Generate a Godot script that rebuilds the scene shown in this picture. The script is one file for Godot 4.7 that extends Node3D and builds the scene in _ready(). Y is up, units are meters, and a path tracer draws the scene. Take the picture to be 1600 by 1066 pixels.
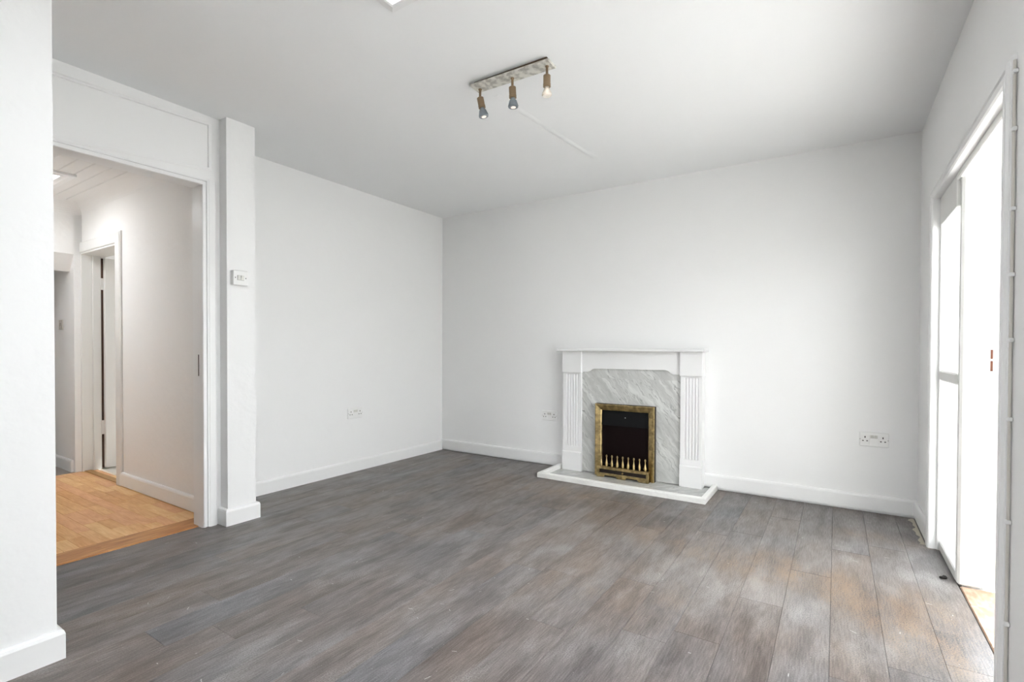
extends Node3D
# Empty white room with a fireplace, a hall through the opening on the left, a glazed door frame on the right.
# Room axes: x runs right along the back wall, y up, the room's depth d runs along -z.

# ---------------------------------------------------------------- mesh helper
class B:
	var st := SurfaceTool.new()
	var xf := Transform3D.IDENTITY
	var uvo := Vector2.ZERO
	func _init():
		st.begin(Mesh.PRIMITIVE_TRIANGLES)
	func vert(p: Vector3, n: Vector3, uv: Vector2):
		st.set_normal((xf.basis * n).normalized())
		st.set_uv(uv + uvo)
		st.add_vertex(xf * p)
	func uv_of(p: Vector3, n: Vector3) -> Vector2:
		var a := n.abs()
		if a.x >= a.y and a.x >= a.z: return Vector2(p.z, p.y)
		if a.y >= a.z: return Vector2(p.x, p.z)
		return Vector2(p.x, p.y)
	func tri_n(a: Vector3, b: Vector3, c: Vector3, na: Vector3, nb: Vector3, nc: Vector3):
		var f := na + nb + nc
		if (b - a).cross(c - a).dot(f) > 0.0:
			var t := b; b = c; c = t
			t = nb; nb = nc; nc = t
		vert(a, na, uv_of(a, f)); vert(b, nb, uv_of(b, f)); vert(c, nc, uv_of(c, f))
	func tri(a: Vector3, b: Vector3, c: Vector3, n: Vector3):
		var f := (b - a).cross(c - a)
		if f.length() < 1e-12: return
		f = f.normalized()
		if f.dot(n) < 0: f = -f
		tri_n(a, b, c, f, f, f)
	func quad(a: Vector3, b: Vector3, c: Vector3, d: Vector3, n: Vector3):
		tri(a, b, c, n); tri(a, c, d, n)
	# chamfered box between two corners
	func box(p: Vector3, q: Vector3, ch := 0.0):
		var lo := Vector3(min(p.x, q.x), min(p.y, q.y), min(p.z, q.z))
		var hi := Vector3(max(p.x, q.x), max(p.y, q.y), max(p.z, q.z))
		var m := (lo + hi) / 2.0
		var h := (hi - lo) / 2.0
		ch = min(ch, 0.45 * min(h.x, min(h.y, h.z)) * 2.0)
		var P = func(s: Vector3, ax: int) -> Vector3:
			var o := Vector3()
			for i in 3: o[i] = m[i] + s[i] * (h[i] - (0.0 if i == ax else ch))
			return o
		for ax in 3:
			var u := (ax + 1) % 3
			var w := (ax + 2) % 3
			for s in [-1.0, 1.0]:
				var c := []
				for k in [[-1.0, -1.0], [1.0, -1.0], [1.0, 1.0], [-1.0, 1.0]]:
					var sg := Vector3(); sg[ax] = s; sg[u] = k[0]; sg[w] = k[1]
					c.append(P.call(sg, ax))
				var n := Vector3(); n[ax] = s
				quad(c[0], c[1], c[2], c[3], n)
		if ch <= 0.0: return
		for ax in 3:
			var u := (ax + 1) % 3
			var w := (ax + 2) % 3
			for a in [-1.0, 1.0]:
				for b in [-1.0, 1.0]:
					var s0 := Vector3(); s0[ax] = -1.0; s0[u] = a; s0[w] = b
					var s1 := s0; s1[ax] = 1.0
					var n := Vector3(); n[u] = a; n[w] = b
					quad(P.call(s0, u), P.call(s1, u), P.call(s1, w), P.call(s0, w), n)
		for a in [-1.0, 1.0]:
			for b in [-1.0, 1.0]:
				for c in [-1.0, 1.0]:
					var s := Vector3(a, b, c)
					tri(P.call(s, 0), P.call(s, 1), P.call(s, 2), s)
	# sweep a closed profile (x = sideways: t x n, y = along n) along a path with mitred corners
	func sweep(path: Array, n: Vector3, prof: Array, closed := false):
		var k := path.size()
		var segs := k if closed else k - 1
		var t := []
		for i in segs: t.append((path[(i + 1) % k] - path[i]).normalized())
		var rings := []
		for i in k:
			var s1: Vector3
			var s2: Vector3
			if closed:
				s1 = t[(i - 1 + segs) % segs].cross(n); s2 = t[i].cross(n)
			else:
				s1 = t[max(i - 1, 0)].cross(n); s2 = t[min(i, segs - 1)].cross(n)
			var m := (s1 + s2) / (1.0 + s1.dot(s2))
			var ring := []
			for q in prof: ring.append(path[i] + m * q.x + n * q.y)
			rings.append(ring)
		var area := 0.0
		var np := prof.size()
		for j in np:
			var a: Vector2 = prof[j]
			var b: Vector2 = prof[(j + 1) % np]
			area += a.x * b.y - b.x * a.y
		var sg := signf(area)
		for i in segs:
			var s: Vector3 = t[i].cross(n)
			for j in np:
				var a: Vector2 = prof[j]
				var b: Vector2 = prof[(j + 1) % np]
				var e := Vector2(b.y - a.y, a.x - b.x) * sg
				quad(rings[i][j], rings[i][(j + 1) % np], rings[(i + 1) % k][(j + 1) % np], rings[(i + 1) % k][j], s * e.x + n * e.y)
		if not closed:
			var idx := Geometry2D.triangulate_polygon(PackedVector2Array(prof))
			for j in range(0, idx.size(), 3):
				tri(rings[0][idx[j]], rings[0][idx[j + 1]], rings[0][idx[j + 2]], -t[0])
				tri(rings[k - 1][idx[j]], rings[k - 1][idx[j + 1]], rings[k - 1][idx[j + 2]], t[segs - 1])
	# lathe (radius, height) points around y
	func lathe(pts: Array, n := 24, smooth := true):
		for i in range(pts.size() - 1):
			var a: Vector2 = pts[i]
			var b: Vector2 = pts[i + 1]
			if a.distance_to(b) < 1e-6: continue
			var e := Vector2(b.y - a.y, a.x - b.x).normalized()
			for j in n:
				var t0 := TAU * j / n
				var t1 := TAU * (j + 1) / n
				var d0 := Vector3(cos(t0), 0, sin(t0))
				var d1 := Vector3(cos(t1), 0, sin(t1))
				var n0 := d0 * e.x + Vector3.UP * e.y
				var n1 := d1 * e.x + Vector3.UP * e.y
				if not smooth:
					n0 = (n0 + n1).normalized(); n1 = n0
				var p0 := d0 * a.x + Vector3.UP * a.y
				var p1 := d1 * a.x + Vector3.UP * a.y
				var q0 := d0 * b.x + Vector3.UP * b.y
				var q1 := d1 * b.x + Vector3.UP * b.y
				if a.x > 1e-6: tri_n(p0, p1, q1, n0, n1, n1)
				if b.x > 1e-6: tri_n(p0, q1, q0, n0, n1, n0)
	# prism of a polygon given in a plane: o + u*x + v*y, from w*0 to w*len
	func prism(poly: Array, o: Vector3, u: Vector3, v: Vector3, w: Vector3):
		var area := 0.0
		var np := poly.size()
		for j in np:
			var a: Vector2 = poly[j]
			var b: Vector2 = poly[(j + 1) % np]
			area += a.x * b.y - b.x * a.y
		var sg := signf(area)
		for j in np:
			var a: Vector2 = poly[j]
			var b: Vector2 = poly[(j + 1) % np]
			var e := Vector2(b.y - a.y, a.x - b.x) * sg
			var pa := o + u * a.x + v * a.y
			var pb := o + u * b.x + v * b.y
			quad(pa, pb, pb + w, pa + w, u * e.x + v * e.y)
		var idx := Geometry2D.triangulate_polygon(PackedVector2Array(poly))
		for j in range(0, idx.size(), 3):
			var p := []
			for q in 3: p.append(o + u * poly[idx[j + q]].x + v * poly[idx[j + q]].y)
			tri(p[0], p[1], p[2], -w)
			tri(p[0] + w, p[1] + w, p[2] + w, w)
	# round tube along points
	func tube(pts: Array, r: float, n := 10):
		for i in range(pts.size() - 1):
			var a: Vector3 = pts[i]
			var b: Vector3 = pts[i + 1]
			var t := (b - a).normalized()
			var x := t.cross(Vector3.RIGHT if absf(t.x) < 0.8 else Vector3.UP).normalized()
			var y := t.cross(x)
			for j in n:
				var d0 := x * cos(TAU * j / n) + y * sin(TAU * j / n)
				var d1 := x * cos(TAU * (j + 1) / n) + y * sin(TAU * (j + 1) / n)
				tri_n(a + d0 * r, a + d1 * r, b + d1 * r, d0, d1, d1)
				tri_n(a + d0 * r, b + d1 * r, b + d0 * r, d0, d1, d0)
				tri(a, a + d0 * r, a + d1 * r, -t)
				tri(b, b + d0 * r, b + d1 * r, t)

# ---------------------------------------------------------------- scene helpers
var used := {}
func numbered(called: String) -> String:
	if not used.has(called):
		used[called] = 0
		return called
	used[called] += 1
	return "%s_%03d" % [called, used[called]]
func V(r: float, y: float, d: float) -> Vector3:
	return Vector3(r, y, -d)
func tag(o: Node, label: String, category: String, group := "", kind := ""):
	o.set_meta("label", label); o.set_meta("category", category)
	if group: o.set_meta("group", group)
	if kind: o.set_meta("kind", kind)
func thing(called: String, label: String, category: String, at := Vector3.ZERO, kind := "", group := "") -> Node3D:
	var o := Node3D.new()
	o.name = numbered(called)
	add_child(o)
	o.position = at
	tag(o, label, category, group, kind)
	return o
func part(called: String, b: B, m: Material, parent: Node3D) -> MeshInstance3D:
	var o := MeshInstance3D.new()
	o.name = called
	o.mesh = b.st.commit()
	o.material_override = m
	o.cast_shadow = GeometryInstance3D.SHADOW_CASTING_SETTING_ON
	parent.add_child(o, true)
	return o
func mat(c: Color, rough := 0.6, metal := 0.0) -> StandardMaterial3D:
	var m := StandardMaterial3D.new()
	m.albedo_color = c; m.roughness = rough; m.metallic = metal
	return m
func matt_black(c: Color) -> StandardMaterial3D:
	var m := mat(c, 0.55)
	m.metallic_specular = 0.25
	return m
func noise_tex(freq: float, size := 512, oct := 4, seed_ := 1) -> NoiseTexture2D:
	var n := FastNoiseLite.new()
	n.seed = seed_; n.frequency = freq; n.fractal_octaves = oct
	n.noise_type = FastNoiseLite.TYPE_SIMPLEX_SMOOTH
	var t := NoiseTexture2D.new()
	t.width = size; t.height = size; t.seamless = true; t.noise = n
	return t
func relief(m: StandardMaterial3D, tex: Texture2D, cm: float, scale: float) -> StandardMaterial3D:
	m.heightmap_enabled = true
	m.heightmap_texture = tex
	m.heightmap_scale = cm
	m.uv1_scale = Vector3(scale, scale, 1)
	return m
func noise_bytes(w: int, h: int, fw: int, fh: int, freq: float, seed_: int, oct := 3) -> PackedByteArray:
	var n := FastNoiseLite.new()
	n.seed = seed_; n.frequency = freq; n.fractal_octaves = oct
	n.noise_type = FastNoiseLite.TYPE_SIMPLEX_SMOOTH
	var im := n.get_image(fw, fh, false, false, true)
	im.convert(Image.FORMAT_L8)
	if fw != w or fh != h: im.resize(w, h, Image.INTERPOLATE_CUBIC)
	return im.get_data()

# ---------------------------------------------------------------- measures (metres)
const H := 2.40          # ceiling
const DB := 3.976        # back wall
const LF := -3.4425      # left wall, far stretch
const LP := -3.005       # pillar face
const LD := -3.084       # wall with the opening to the hall
const LN := -2.194       # near left wall face
const RW := 0.432        # right wall
const HALL_D := 1.575    # hall's right-hand wall
const HALL_END := -5.345
const HALL_H := 2.25
const PLANK := 0.1635

var white: StandardMaterial3D
var plaster: StandardMaterial3D
var ceiling_paint: StandardMaterial3D
var gloss: StandardMaterial3D
var lumpy: StandardMaterial3D
var dark: StandardMaterial3D
var plastic: StandardMaterial3D
var brass: StandardMaterial3D
var glass: StandardMaterial3D

func _ready():
	# ---- camera
	var cam := Camera3D.new()
	cam.name = "camera"
	add_child(cam)
	cam.position = V(0, 1.0512, 0)
	cam.basis = Basis(Vector3.UP, deg_to_rad(32.949)) * Basis(Vector3.RIGHT, deg_to_rad(-0.722)) * Basis(Vector3.BACK, deg_to_rad(0.18))
	cam.keep_aspect = Camera3D.KEEP_HEIGHT
	cam.set_frustum(0.05 * 1066.0 / 781.65, Vector2(0, 0.05 * 21.57 / 781.65), 0.05, 60.0)
	cam.current = true
	# ---- sky: bright overcast, no sun
	var env := Environment.new()
	env.background_mode = Environment.BG_SKY
	var sm := ProceduralSkyMaterial.new()
	sm.sky_top_color = Color(0.95, 0.97, 1.0)
	sm.sky_horizon_color = Color(1.0, 1.0, 1.0)
	sm.ground_horizon_color = Color(0.8, 0.8, 0.78)
	sm.ground_bottom_color = Color(0.6, 0.6, 0.58)
	sm.energy_multiplier = 6.0
	var sky := Sky.new()
	sky.sky_material = sm
	env.sky = sky
	env.tonemap_mode = Environment.TONE_MAPPER_LINEAR
	env.tonemap_exposure = 2.65
	env.sdfgi_enabled = true
	env.ssao_enabled = true
	env.ssil_enabled = true
	var we := WorldEnvironment.new()
	we.name = "environment"
	we.environment = env
	add_child(we)
	# ---- sun: comes along the house wall from beyond the fireplace, falls on the paving outside and not into the room
	var sun := DirectionalLight3D.new()
	sun.name = "sun"
	add_child(sun)
	sun.look_at_from_position(Vector3.ZERO, Vector3(0.16, -0.8, 0.6), Vector3.UP)
	sun.light_energy = 4.0
	sun.light_color = Color(1.0, 0.99, 0.98)
	sun.light_angular_distance = 3.0
	sun.shadow_enabled = true

	make_materials()
	build_shell()
	build_floor()
	build_hall()
	build_hall_door()
	build_doorway()
	build_right_door()
	build_fireplace()
	build_electric_fire()
	build_spotlight()
	build_electrics()
	build_small()

func make_materials():
	white = mat(Color8(243, 243, 242), 0.45)
	plaster = relief(mat(Color8(243, 243, 242), 0.75), noise_tex(0.012, 512, 5, 3), 0.12, 0.7)
	ceiling_paint = relief(mat(Color8(246, 247, 247), 0.85), noise_tex(0.012, 512, 4, 8), 0.08, 0.6)
	lumpy = relief(mat(Color8(242, 242, 241), 0.7), noise_tex(0.022, 512, 5, 5), 0.13, 0.9)
	gloss = relief(mat(Color8(241, 241, 240), 0.3), noise_tex(0.02, 256, 3, 6), 0.03, 3.0)
	dark = mat(Color8(24, 20, 18), 0.8)
	plastic = mat(Color8(240, 240, 238), 0.3)
	glass = mat(Color(0.95, 0.98, 0.97, 0.06), 0.0)
	glass.transparency = BaseMaterial3D.TRANSPARENCY_ALPHA
	brass = mat(Color8(216, 194, 144), 0.40, 1.0)
	var bw := 128
	var im := Image.create(bw, bw, true, Image.FORMAT_RGB8)
	var n1 := noise_bytes(bw, bw, bw, bw, 0.03, 71)
	var n2 := noise_bytes(bw, bw, 16, bw, 0.4, 72)
	for y in bw:
		for x in bw:
			var t := 0.62 + 0.38 * (n1[y * bw + x] / 255.0) + 0.12 * (n2[y * bw + x] / 255.0 - 0.5)
			im.set_pixel(x, y, Color(t, t * 0.985, t * 0.95))
	im.generate_mipmaps()
	brass.albedo_texture = ImageTexture.create_from_image(im)
	brass.uv1_scale = Vector3(4, 4, 1)

# ---------------------------------------------------------------- room shell
func wall(called: String, label: String, pieces: Array, m: Material, cat := "wall"):
	var b := B.new()
	for p in pieces: b.box(V(p[0], p[1], p[2]), V(p[3], p[4], p[5]))
	var o := part(numbered(called), b, m, self)
	tag(o, label, cat, "", "structure")
	return o
const SKIRT := [Vector2(0, 0), Vector2(0.018, 0), Vector2(0.018, 0.084), Vector2(0.015, 0.094), Vector2(0.009, 0.099), Vector2(0, 0.099)]
func skirting(called: String, label: String, path: Array, y0 := 0.0):
	var b := B.new()
	var pf := []
	for q in SKIRT: pf.append(Vector2(q.x, q.y + y0))
	path.reverse()      # so that t x UP points into the room
	b.sweep(path, Vector3.UP, pf)
	var o := part(numbered(called), b, gloss, self)
	tag(o, label, "skirting", "", "structure")
	return o

func build_shell():
	var db := -3.0   # wall behind the camera
	wall("wall_back", "plain white painted wall behind the fireplace", [[LF - 0.12, -0.1, DB, RW + 0.23, H + 0.1, DB + 0.15]], plaster)
	wall("wall_left", "white far left wall between the pillar and the back corner", [[LF - 0.12, -0.1, 1.728, LF, H + 0.1, DB]], plaster)
	wall("wall_pillar", "white boxed pillar with a light switch beside the hall opening", [[-3.20, -0.1, 1.557, LP, H + 0.1, 1.728]], lumpy, "pillar")
	# wall with the opening to the hall
	wall("wall_left_opening", "white panelled wall above the opening to the hall", [
		[-3.18, 1.995, 0.57, LD, H + 0.1, 1.557], [-3.18, -0.1, 1.46, LD, 1.995, 1.557], [-3.18, -0.1, 0.57, LD, 1.995, 0.60]], white)
	wall("wall_near", "rough white plastered wall end nearest the camera at left", [[LD - 0.1, -0.1, db, LN, H + 0.1, 0.572]], lumpy)
	# right wall with the glazed door opening and an added window out of view
	wall("wall_right", "white right wall around the glazed door frame", [
		[RW, -0.1, 3.42, RW + 0.2, H + 0.1, DB],
		[RW, 1.845, 2.085, RW + 0.2, H + 0.1, 3.42],
		[RW, -0.1, 1.78, RW + 0.2, H + 0.1, 2.085],
		[RW, -0.1, 0.88, RW + 0.2, 0.15, 1.78],
		[RW, 2.15, 0.88, RW + 0.2, H + 0.1, 1.78],
		[RW, -0.1, db, RW + 0.2, H + 0.1, 0.88],
		[RW, -0.1, 2.085, RW + 0.2, -0.02, 3.42]], plaster)
	wall("wall_front", "white wall behind the camera", [
		[LD - 0.1, -0.1, db - 0.15, -2.17, H + 0.1, db], [-1.42, -0.1, db - 0.15, RW + 0.2, H + 0.1, db],
		[-2.17, -0.1, db - 0.15, -1.42, 0.3, db], [-2.17, 2.25, db - 0.15, -1.42, H + 0.1, db]], plaster)
	# ceiling with the roof light opening
	var rx0 := -1.470
	var rx1 := -0.87
	var rd0 := 0.80
	var rd1 := 1.400
	wall("ceiling", "white painted ceiling with faint board joints", [
		[LF - 0.12, H, rd1, RW + 0.2, H + 0.18, DB], [LD - 0.1, H, db, RW + 0.2, H + 0.18, rd0],
		[LD - 0.1, H, rd0, rx0, H + 0.18, rd1], [rx1, H, rd0, RW + 0.2, H + 0.18, rd1]], ceiling_paint, "ceiling")
	# filled board joint in the ceiling
	var j := B.new()
	j.xf = Transform3D(Basis(Vector3.UP, deg_to_rad(-4.5)), V(-1.49, H, 2.75))
	j.prism([Vector2(-0.022, 0), Vector2(-0.006, -0.0022), Vector2(0.006, -0.0022), Vector2(0.022, 0)], Vector3(0, 0, 0.55), Vector3.RIGHT, Vector3.UP, Vector3(0, 0, -1.1))
	var jo := part(numbered("trim_1"), j, ceiling_paint, self)
	tag(jo, "faint raised filled joint in the ceiling beyond the spotlights", "ceiling joint", "", "structure")
	# roof light over the room: frame and pane in the ceiling opening
	var w := thing("window_1", "corner of a bright ceiling roof light at the top edge", "roof light", V((rx0 + rx1) / 2, H, (rd0 + rd1) / 2), "structure")
	var fr := B.new()
	var c := (rd0 + rd1) / 2.0
	var hx := (rx1 - rx0) / 2.0
	var hz := (rd1 - rd0) / 2.0
	fr.sweep([Vector3(-hx, 0, hz), Vector3(-hx, 0, -hz), Vector3(hx, 0, -hz), Vector3(hx, 0, hz)], Vector3.UP, [Vector2(0, 0.02), Vector2(-0.036, 0.0), Vector2(-0.036, -0.004), Vector2(-0.004, -0.012), Vector2(0.006, -0.010), Vector2(0.006, 0.02)], true)
	part("frame", fr, white, w)
	var pn := B.new()
	pn.box(Vector3(-hx - 0.02, 0.17, -hz - 0.02), Vector3(hx + 0.02, 0.176, hz + 0.02))
	part("pane", pn, glass, w)
	# windows added out of view to light the room
	fill_window("window_4", "added white framed window behind the camera for fill light", V(-1.795, 0.3, db - 0.07), 0.0, 0.75, 1.95)
	fill_window("window_2", "added white framed window in the unseen right wall for fill light", V(RW + 0.1, 0.15, 1.33), PI / 2, 0.9, 2.0)
	# skirtings
	skirting("baseboard_left", "white skirting along the far left wall", [V(LF, 0, DB), V(LF, 0, 1.728)])
	skirting("baseboard_pillar", "white skirting wrapped round the pillar foot", [V(LP - 0.43, 0, 1.728), V(LP, 0, 1.728), V(LP, 0, 1.557), V(LD, 0, 1.557)])
	skirting("baseboard_back", "white skirting left of the fireplace", [V(-1.97, 0, DB), V(LF, 0, DB)], 0.009)
	skirting("baseboard_back", "white skirting right of the fireplace above ragged floor edge", [V(RW, 0, 3.45), V(RW, 0, DB), V(-0.84, 0, DB)], 0.014)
	skirting("baseboard_near", "white skirting under the rough near left wall", [V(LN - 0.8, 0, 0.572), V(LN, 0, 0.572), V(LN, 0, -3.0)])
	# ground, plus an added canopy and an added wall that hold back sky light
	wall("sky_blocker", "added unseen canopy over the outside of the door", [[RW + 0.2, 2.05, 1.95, RW + 0.9, 2.13, 4.0]], mat(Color8(226, 226, 224), 0.8), "sky_blocker")
	wall("wall_added_garden", "added white garden wall outside the door opening to limit sky light", [[1.9, -0.2, -1.0, 2.1, 1.85, 7.0], [1.87, 1.85, -1.03, 2.13, 1.91, 7.03]], mat(Color8(236, 236, 233), 0.8))
	var g := B.new()
	g.box(V(RW + 0.2, -0.25, -10.0), V(12.0, -0.12, 14.0))
	g.box(V(-10.0, -0.25, -10.0), V(RW + 0.2, -0.12, -3.15))
	tag(part(numbered("ground"), g, mat(Color8(184, 183, 180), 0.9), self), "pale paving outside the door", "paving", "", "structure")

func fill_window(called: String, label: String, at: Vector3, turn: float, w: float, h: float):
	var o := thing(called, label, "window", at, "structure")
	o.rotation.y = turn
	var f := B.new()
	f.box(Vector3(-w / 2, 0, -0.03), Vector3(-w / 2 + 0.05, h, 0.03), 0.004)
	f.box(Vector3(w / 2 - 0.05, 0, -0.03), Vector3(w / 2, h, 0.03), 0.004)
	f.box(Vector3(-0.025, 0.05, -0.03), Vector3(0.025, h - 0.05, 0.03), 0.004)
	f.box(Vector3(-w / 2, 0, -0.03), Vector3(w / 2, 0.05, 0.03), 0.004)
	f.box(Vector3(-w / 2, h - 0.05, -0.03), Vector3(w / 2, h, 0.03), 0.004)
	part("frame", f, gloss, o)
	var p := B.new()
	p.box(Vector3(-w / 2 + 0.03, 0.03, -0.003), Vector3(w / 2 - 0.03, h - 0.03, 0.003))
	part("pane", p, glass, o)

# ---------------------------------------------------------------- floor
func floor_material() -> StandardMaterial3D:
	var w := 2048
	var h := 1800
	var r0 := -3.5
	var r1 := 0.6
	var d0 := 0.4
	var d1 := 4.0
	var fine := noise_bytes(w, h, w, 130, 0.30, 11, 3)
	var med := noise_bytes(w, h, 600, 80, 0.075, 12, 3)
	var blot := noise_bytes(w, h, 256, 225, 0.035, 13, 4)
	var scuf := noise_bytes(w, h, 1024, 400, 0.022, 14, 5)
	var hue := noise_bytes(w, h, 256, 128, 0.03, 15, 3)
	var grit := noise_bytes(w, h, w, h, 0.35, 16, 2)
	var rng := RandomNumberGenerator.new()
	rng.seed = 5
	# blobs of brown staining and of pale dust: r, d, radius r, radius d, strength
	var brown := [[0.05, 2.62, 0.30, 0.22, 0.75], [0.22, 2.42, 0.22, 0.14, 0.95], [-0.25, 2.72, 0.30, 0.14, 0.6], [0.30, 2.25, 0.12, 0.16, 0.6],
		[-0.6, 2.75, 0.34, 0.20, 0.45], [-0.75, 2.1, 0.42, 0.30, 0.30], [0.1, 3.45, 0.3, 0.10, 0.45], [-1.55, 3.3, 0.45, 0.16, 0.55], [-1.1, 2.9, 0.4, 0.2, 0.25], [0.0, 2.05, 0.25, 0.12, 0.25], [-2.2, 3.3, 0.3, 0.2, 0.25]]
	var dust := [[0.10, 2.95, 0.35, 0.22, 0.55], [-0.15, 2.35, 0.35, 0.2, 0.6], [0.25, 2.1, 0.25, 0.25, 0.55], [-0.5, 2.45, 0.5, 0.3, 0.45], [-1.0, 2.3, 0.6, 0.5, 0.30],
		[0.33, 3.1, 0.15, 0.5, 0.45], [-1.9, 2.0, 0.7, 0.5, 0.18], [-1.9, 1.2, 0.5, 0.35, 0.22], [-2.6, 1.2, 0.4, 0.3, 0.2]]
	# coarse masks for the blobs, sampled later
	var cw := 128
	var ch := 112
	var bm := PackedFloat32Array(); bm.resize(cw * ch)
	var dm := PackedFloat32Array(); dm.resize(cw * ch)
	for y in ch:
		for x in cw:
			var r: float = lerpf(r0, r1, x / float(cw - 1))
			var d: float = lerpf(d1, d0, y / float(ch - 1))
			var s := 0.0
			for q in brown: s += q[4] * exp(-pow((r - q[0]) / q[2], 2) - pow((d - q[1]) / q[3], 2))
			bm[y * cw + x] = s
			s = 0.0
			for q in dust: s += q[4] * exp(-pow((r - q[0]) / q[2], 2) - pow((d - q[1]) / q[3], 2))
			dm[y * cw + x] = s
	var out := PackedByteArray(); out.resize(w * h * 3)
	var tones := {}
	for x in w:
		var r := lerpf(r0, r1, x / float(w))
		var row := floori((r + 0.010) / PLANK)
		var cuts: Array = plank_cuts(row)
		var cx := x * (cw - 1) / w
		for y in h:
			var d := lerpf(d1, d0, y / float(h))
			var k := 0
			while k < cuts.size() - 2 and d >= cuts[k + 1]: k += 1
			var key := row * 16 + k
			if not tones.has(key):
				rng.seed = key * 7919 + 3
				tones[key] = [rng.randf_range(-7, 6), rng.randi_range(0, h - 1), rng.randf_range(-1.0, 3.5)]
			var tn: Array = tones[key]
			var i := y * w + x
			var i2: int = ((y + tn[1]) % h) * w + x
			var c := y * ch / h * cw + cx
			var v: float = 106.0 + tn[0] + (fine[i2] - 128) * 0.17 + (med[i2] - 128) * 0.19 - maxf(0.0, med[i2] - 150.0) * 0.30 + (blot[i] - 128) * 0.06 + (grit[i] - 128) * 0.13
			var wm: float = (hue[i2] - 128) * 0.03 + tn[2]
			var sc: float = maxf(0.0, (scuf[i] - 140) / 115.0) * 0.42 + dm[c] * (0.25 + 0.75 * scuf[i] / 255.0) * 0.62
			var cr := v + wm + 3.0
			var cg := v - 2.0
			var cb := v - wm - 3.0
			sc = clampf(sc * (0.85 + (grit[i] - 128) / 130.0), 0.0, 0.66)
			cr += (176.0 - cr) * sc; cg += (174.0 - cg) * sc; cb += (173.0 - cb) * sc
			var br: float = clampf(bm[c] * (0.05 + 1.3 * maxf(0.0, (scuf[(i + 5000) % (w * h)] - 105) / 150.0) + (grit[i] - 128) / 75.0 + (fine[i2] - 128) / 400.0), 0.0, 0.72)
			cr += (148.0 - cr) * br; cg += (122.0 - cg) * br; cb += (98.0 - cb) * br
			out[i * 3] = clampi(int(cr), 0, 255); out[i * 3 + 1] = clampi(int(cg), 0, 255); out[i * 3 + 2] = clampi(int(cb), 0, 255)
	# paint specks and short scratches
	for s in 900:
		rng.seed = s * 31 + 9
		var px := rng.randi_range(6, w - 7)
		var py := rng.randi_range(6, h - 7)
		var ln := 1 if rng.randf() < 0.8 else rng.randi_range(3, 12)
		var a := rng.randf() * TAU
		var bright := rng.randi_range(185, 235)
		for q in ln:
			var xx := clampi(px + int(cos(a) * q), 0, w - 1)
			var yy := clampi(py + int(sin(a) * q), 0, h - 1)
			var i := (yy * w + xx) * 3
			out[i] = bright; out[i + 1] = bright; out[i + 2] = bright - 4
	var im := Image.create_from_data(w, h, false, Image.FORMAT_RGB8, out)
	im.generate_mipmaps()
	var m := mat(Color.WHITE, 0.5)
	m.albedo_texture = ImageTexture.create_from_image(im)
	m.roughness = 0.46
	var rt := Image.create(256, 225, false, Image.FORMAT_L8)
	var sb := noise_bytes(256, 225, 256, 225, 0.05, 21, 4)
	for y in 225:
		for x in 256:
			var t := 0.85 + 0.15 * sb[y * 256 + x] / 255.0
			rt.set_pixel(x, y, Color(t, t, t))
	m.roughness_texture = ImageTexture.create_from_image(rt)
	return m
var cut_cache := {}
func plank_cuts(row: int) -> Array:
	if cut_cache.has(row): return cut_cache[row]
	var rng := RandomNumberGenerator.new()
	rng.seed = row * 131 + 17
	var c := [-2.3]
	var d: float = -2.3 + rng.randf_range(1.5, 2.6)
	while d < 3.8:
		c.append(d)
		d += 1.22
	c.append(3.97)
	cut_cache[row] = c
	return c
func build_floor():
	var f := thing("floor", "worn dark grey wood-effect plank floor with pale scuffs and brown stains", "floor", Vector3.ZERO, "structure")
	var sub := B.new()
	sub.box(V(LF - 0.1, -0.12, -3.0), V(RW + 0.05, -0.006, DB))
	part("subfloor", sub, mat(Color8(52, 46, 42), 0.9), f)
	var m := floor_material()
	var first := floori((LF + 0.010) / PLANK)
	for row in range(first, 3):
		var a: float = maxf(-0.010 + row * PLANK, LF)
		var b: float = minf(-0.010 + (row + 1) * PLANK, 0.466)
		if b - a < 0.01: continue
		var cuts := plank_cuts(row)
		for k in range(cuts.size() - 1):
			var d0: float = cuts[k]
			var d1: float = cuts[k + 1]
			if d1 < 0.3: continue       # behind the camera
			var r0 := a
			if row == 2 and d0 < 2.0: d0 = maxf(d0, 1.0)
			var g := 0.0003
			var bb := B.new()
			if r0 < -3.127 and d0 < 1.6:      # the planks stop at the threshold to the hall
				if d1 > 1.62:
					plank_mesh(bb, r0 + g, b - g, 1.6, d1 - g)
					if b > -3.12: plank_mesh(bb, -3.127, b - g, d0 + g, 1.6)
				elif b > -3.12: plank_mesh(bb, -3.127, b - g, d0 + g, d1 - g)
				else: continue
			else: plank_mesh(bb, r0 + g, b - g, d0 + g, d1 - g)
			part("plank", bb, m, f)
	# the bare stretch behind the camera, one sheet
	var rest := B.new()
	rest.box(V(LN - 0.02, -0.006, -3.0), V(RW, -0.001, 0.3))
	part("floor_sheet", rest, mat(Color8(122, 116, 112), 0.6), f)
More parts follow.
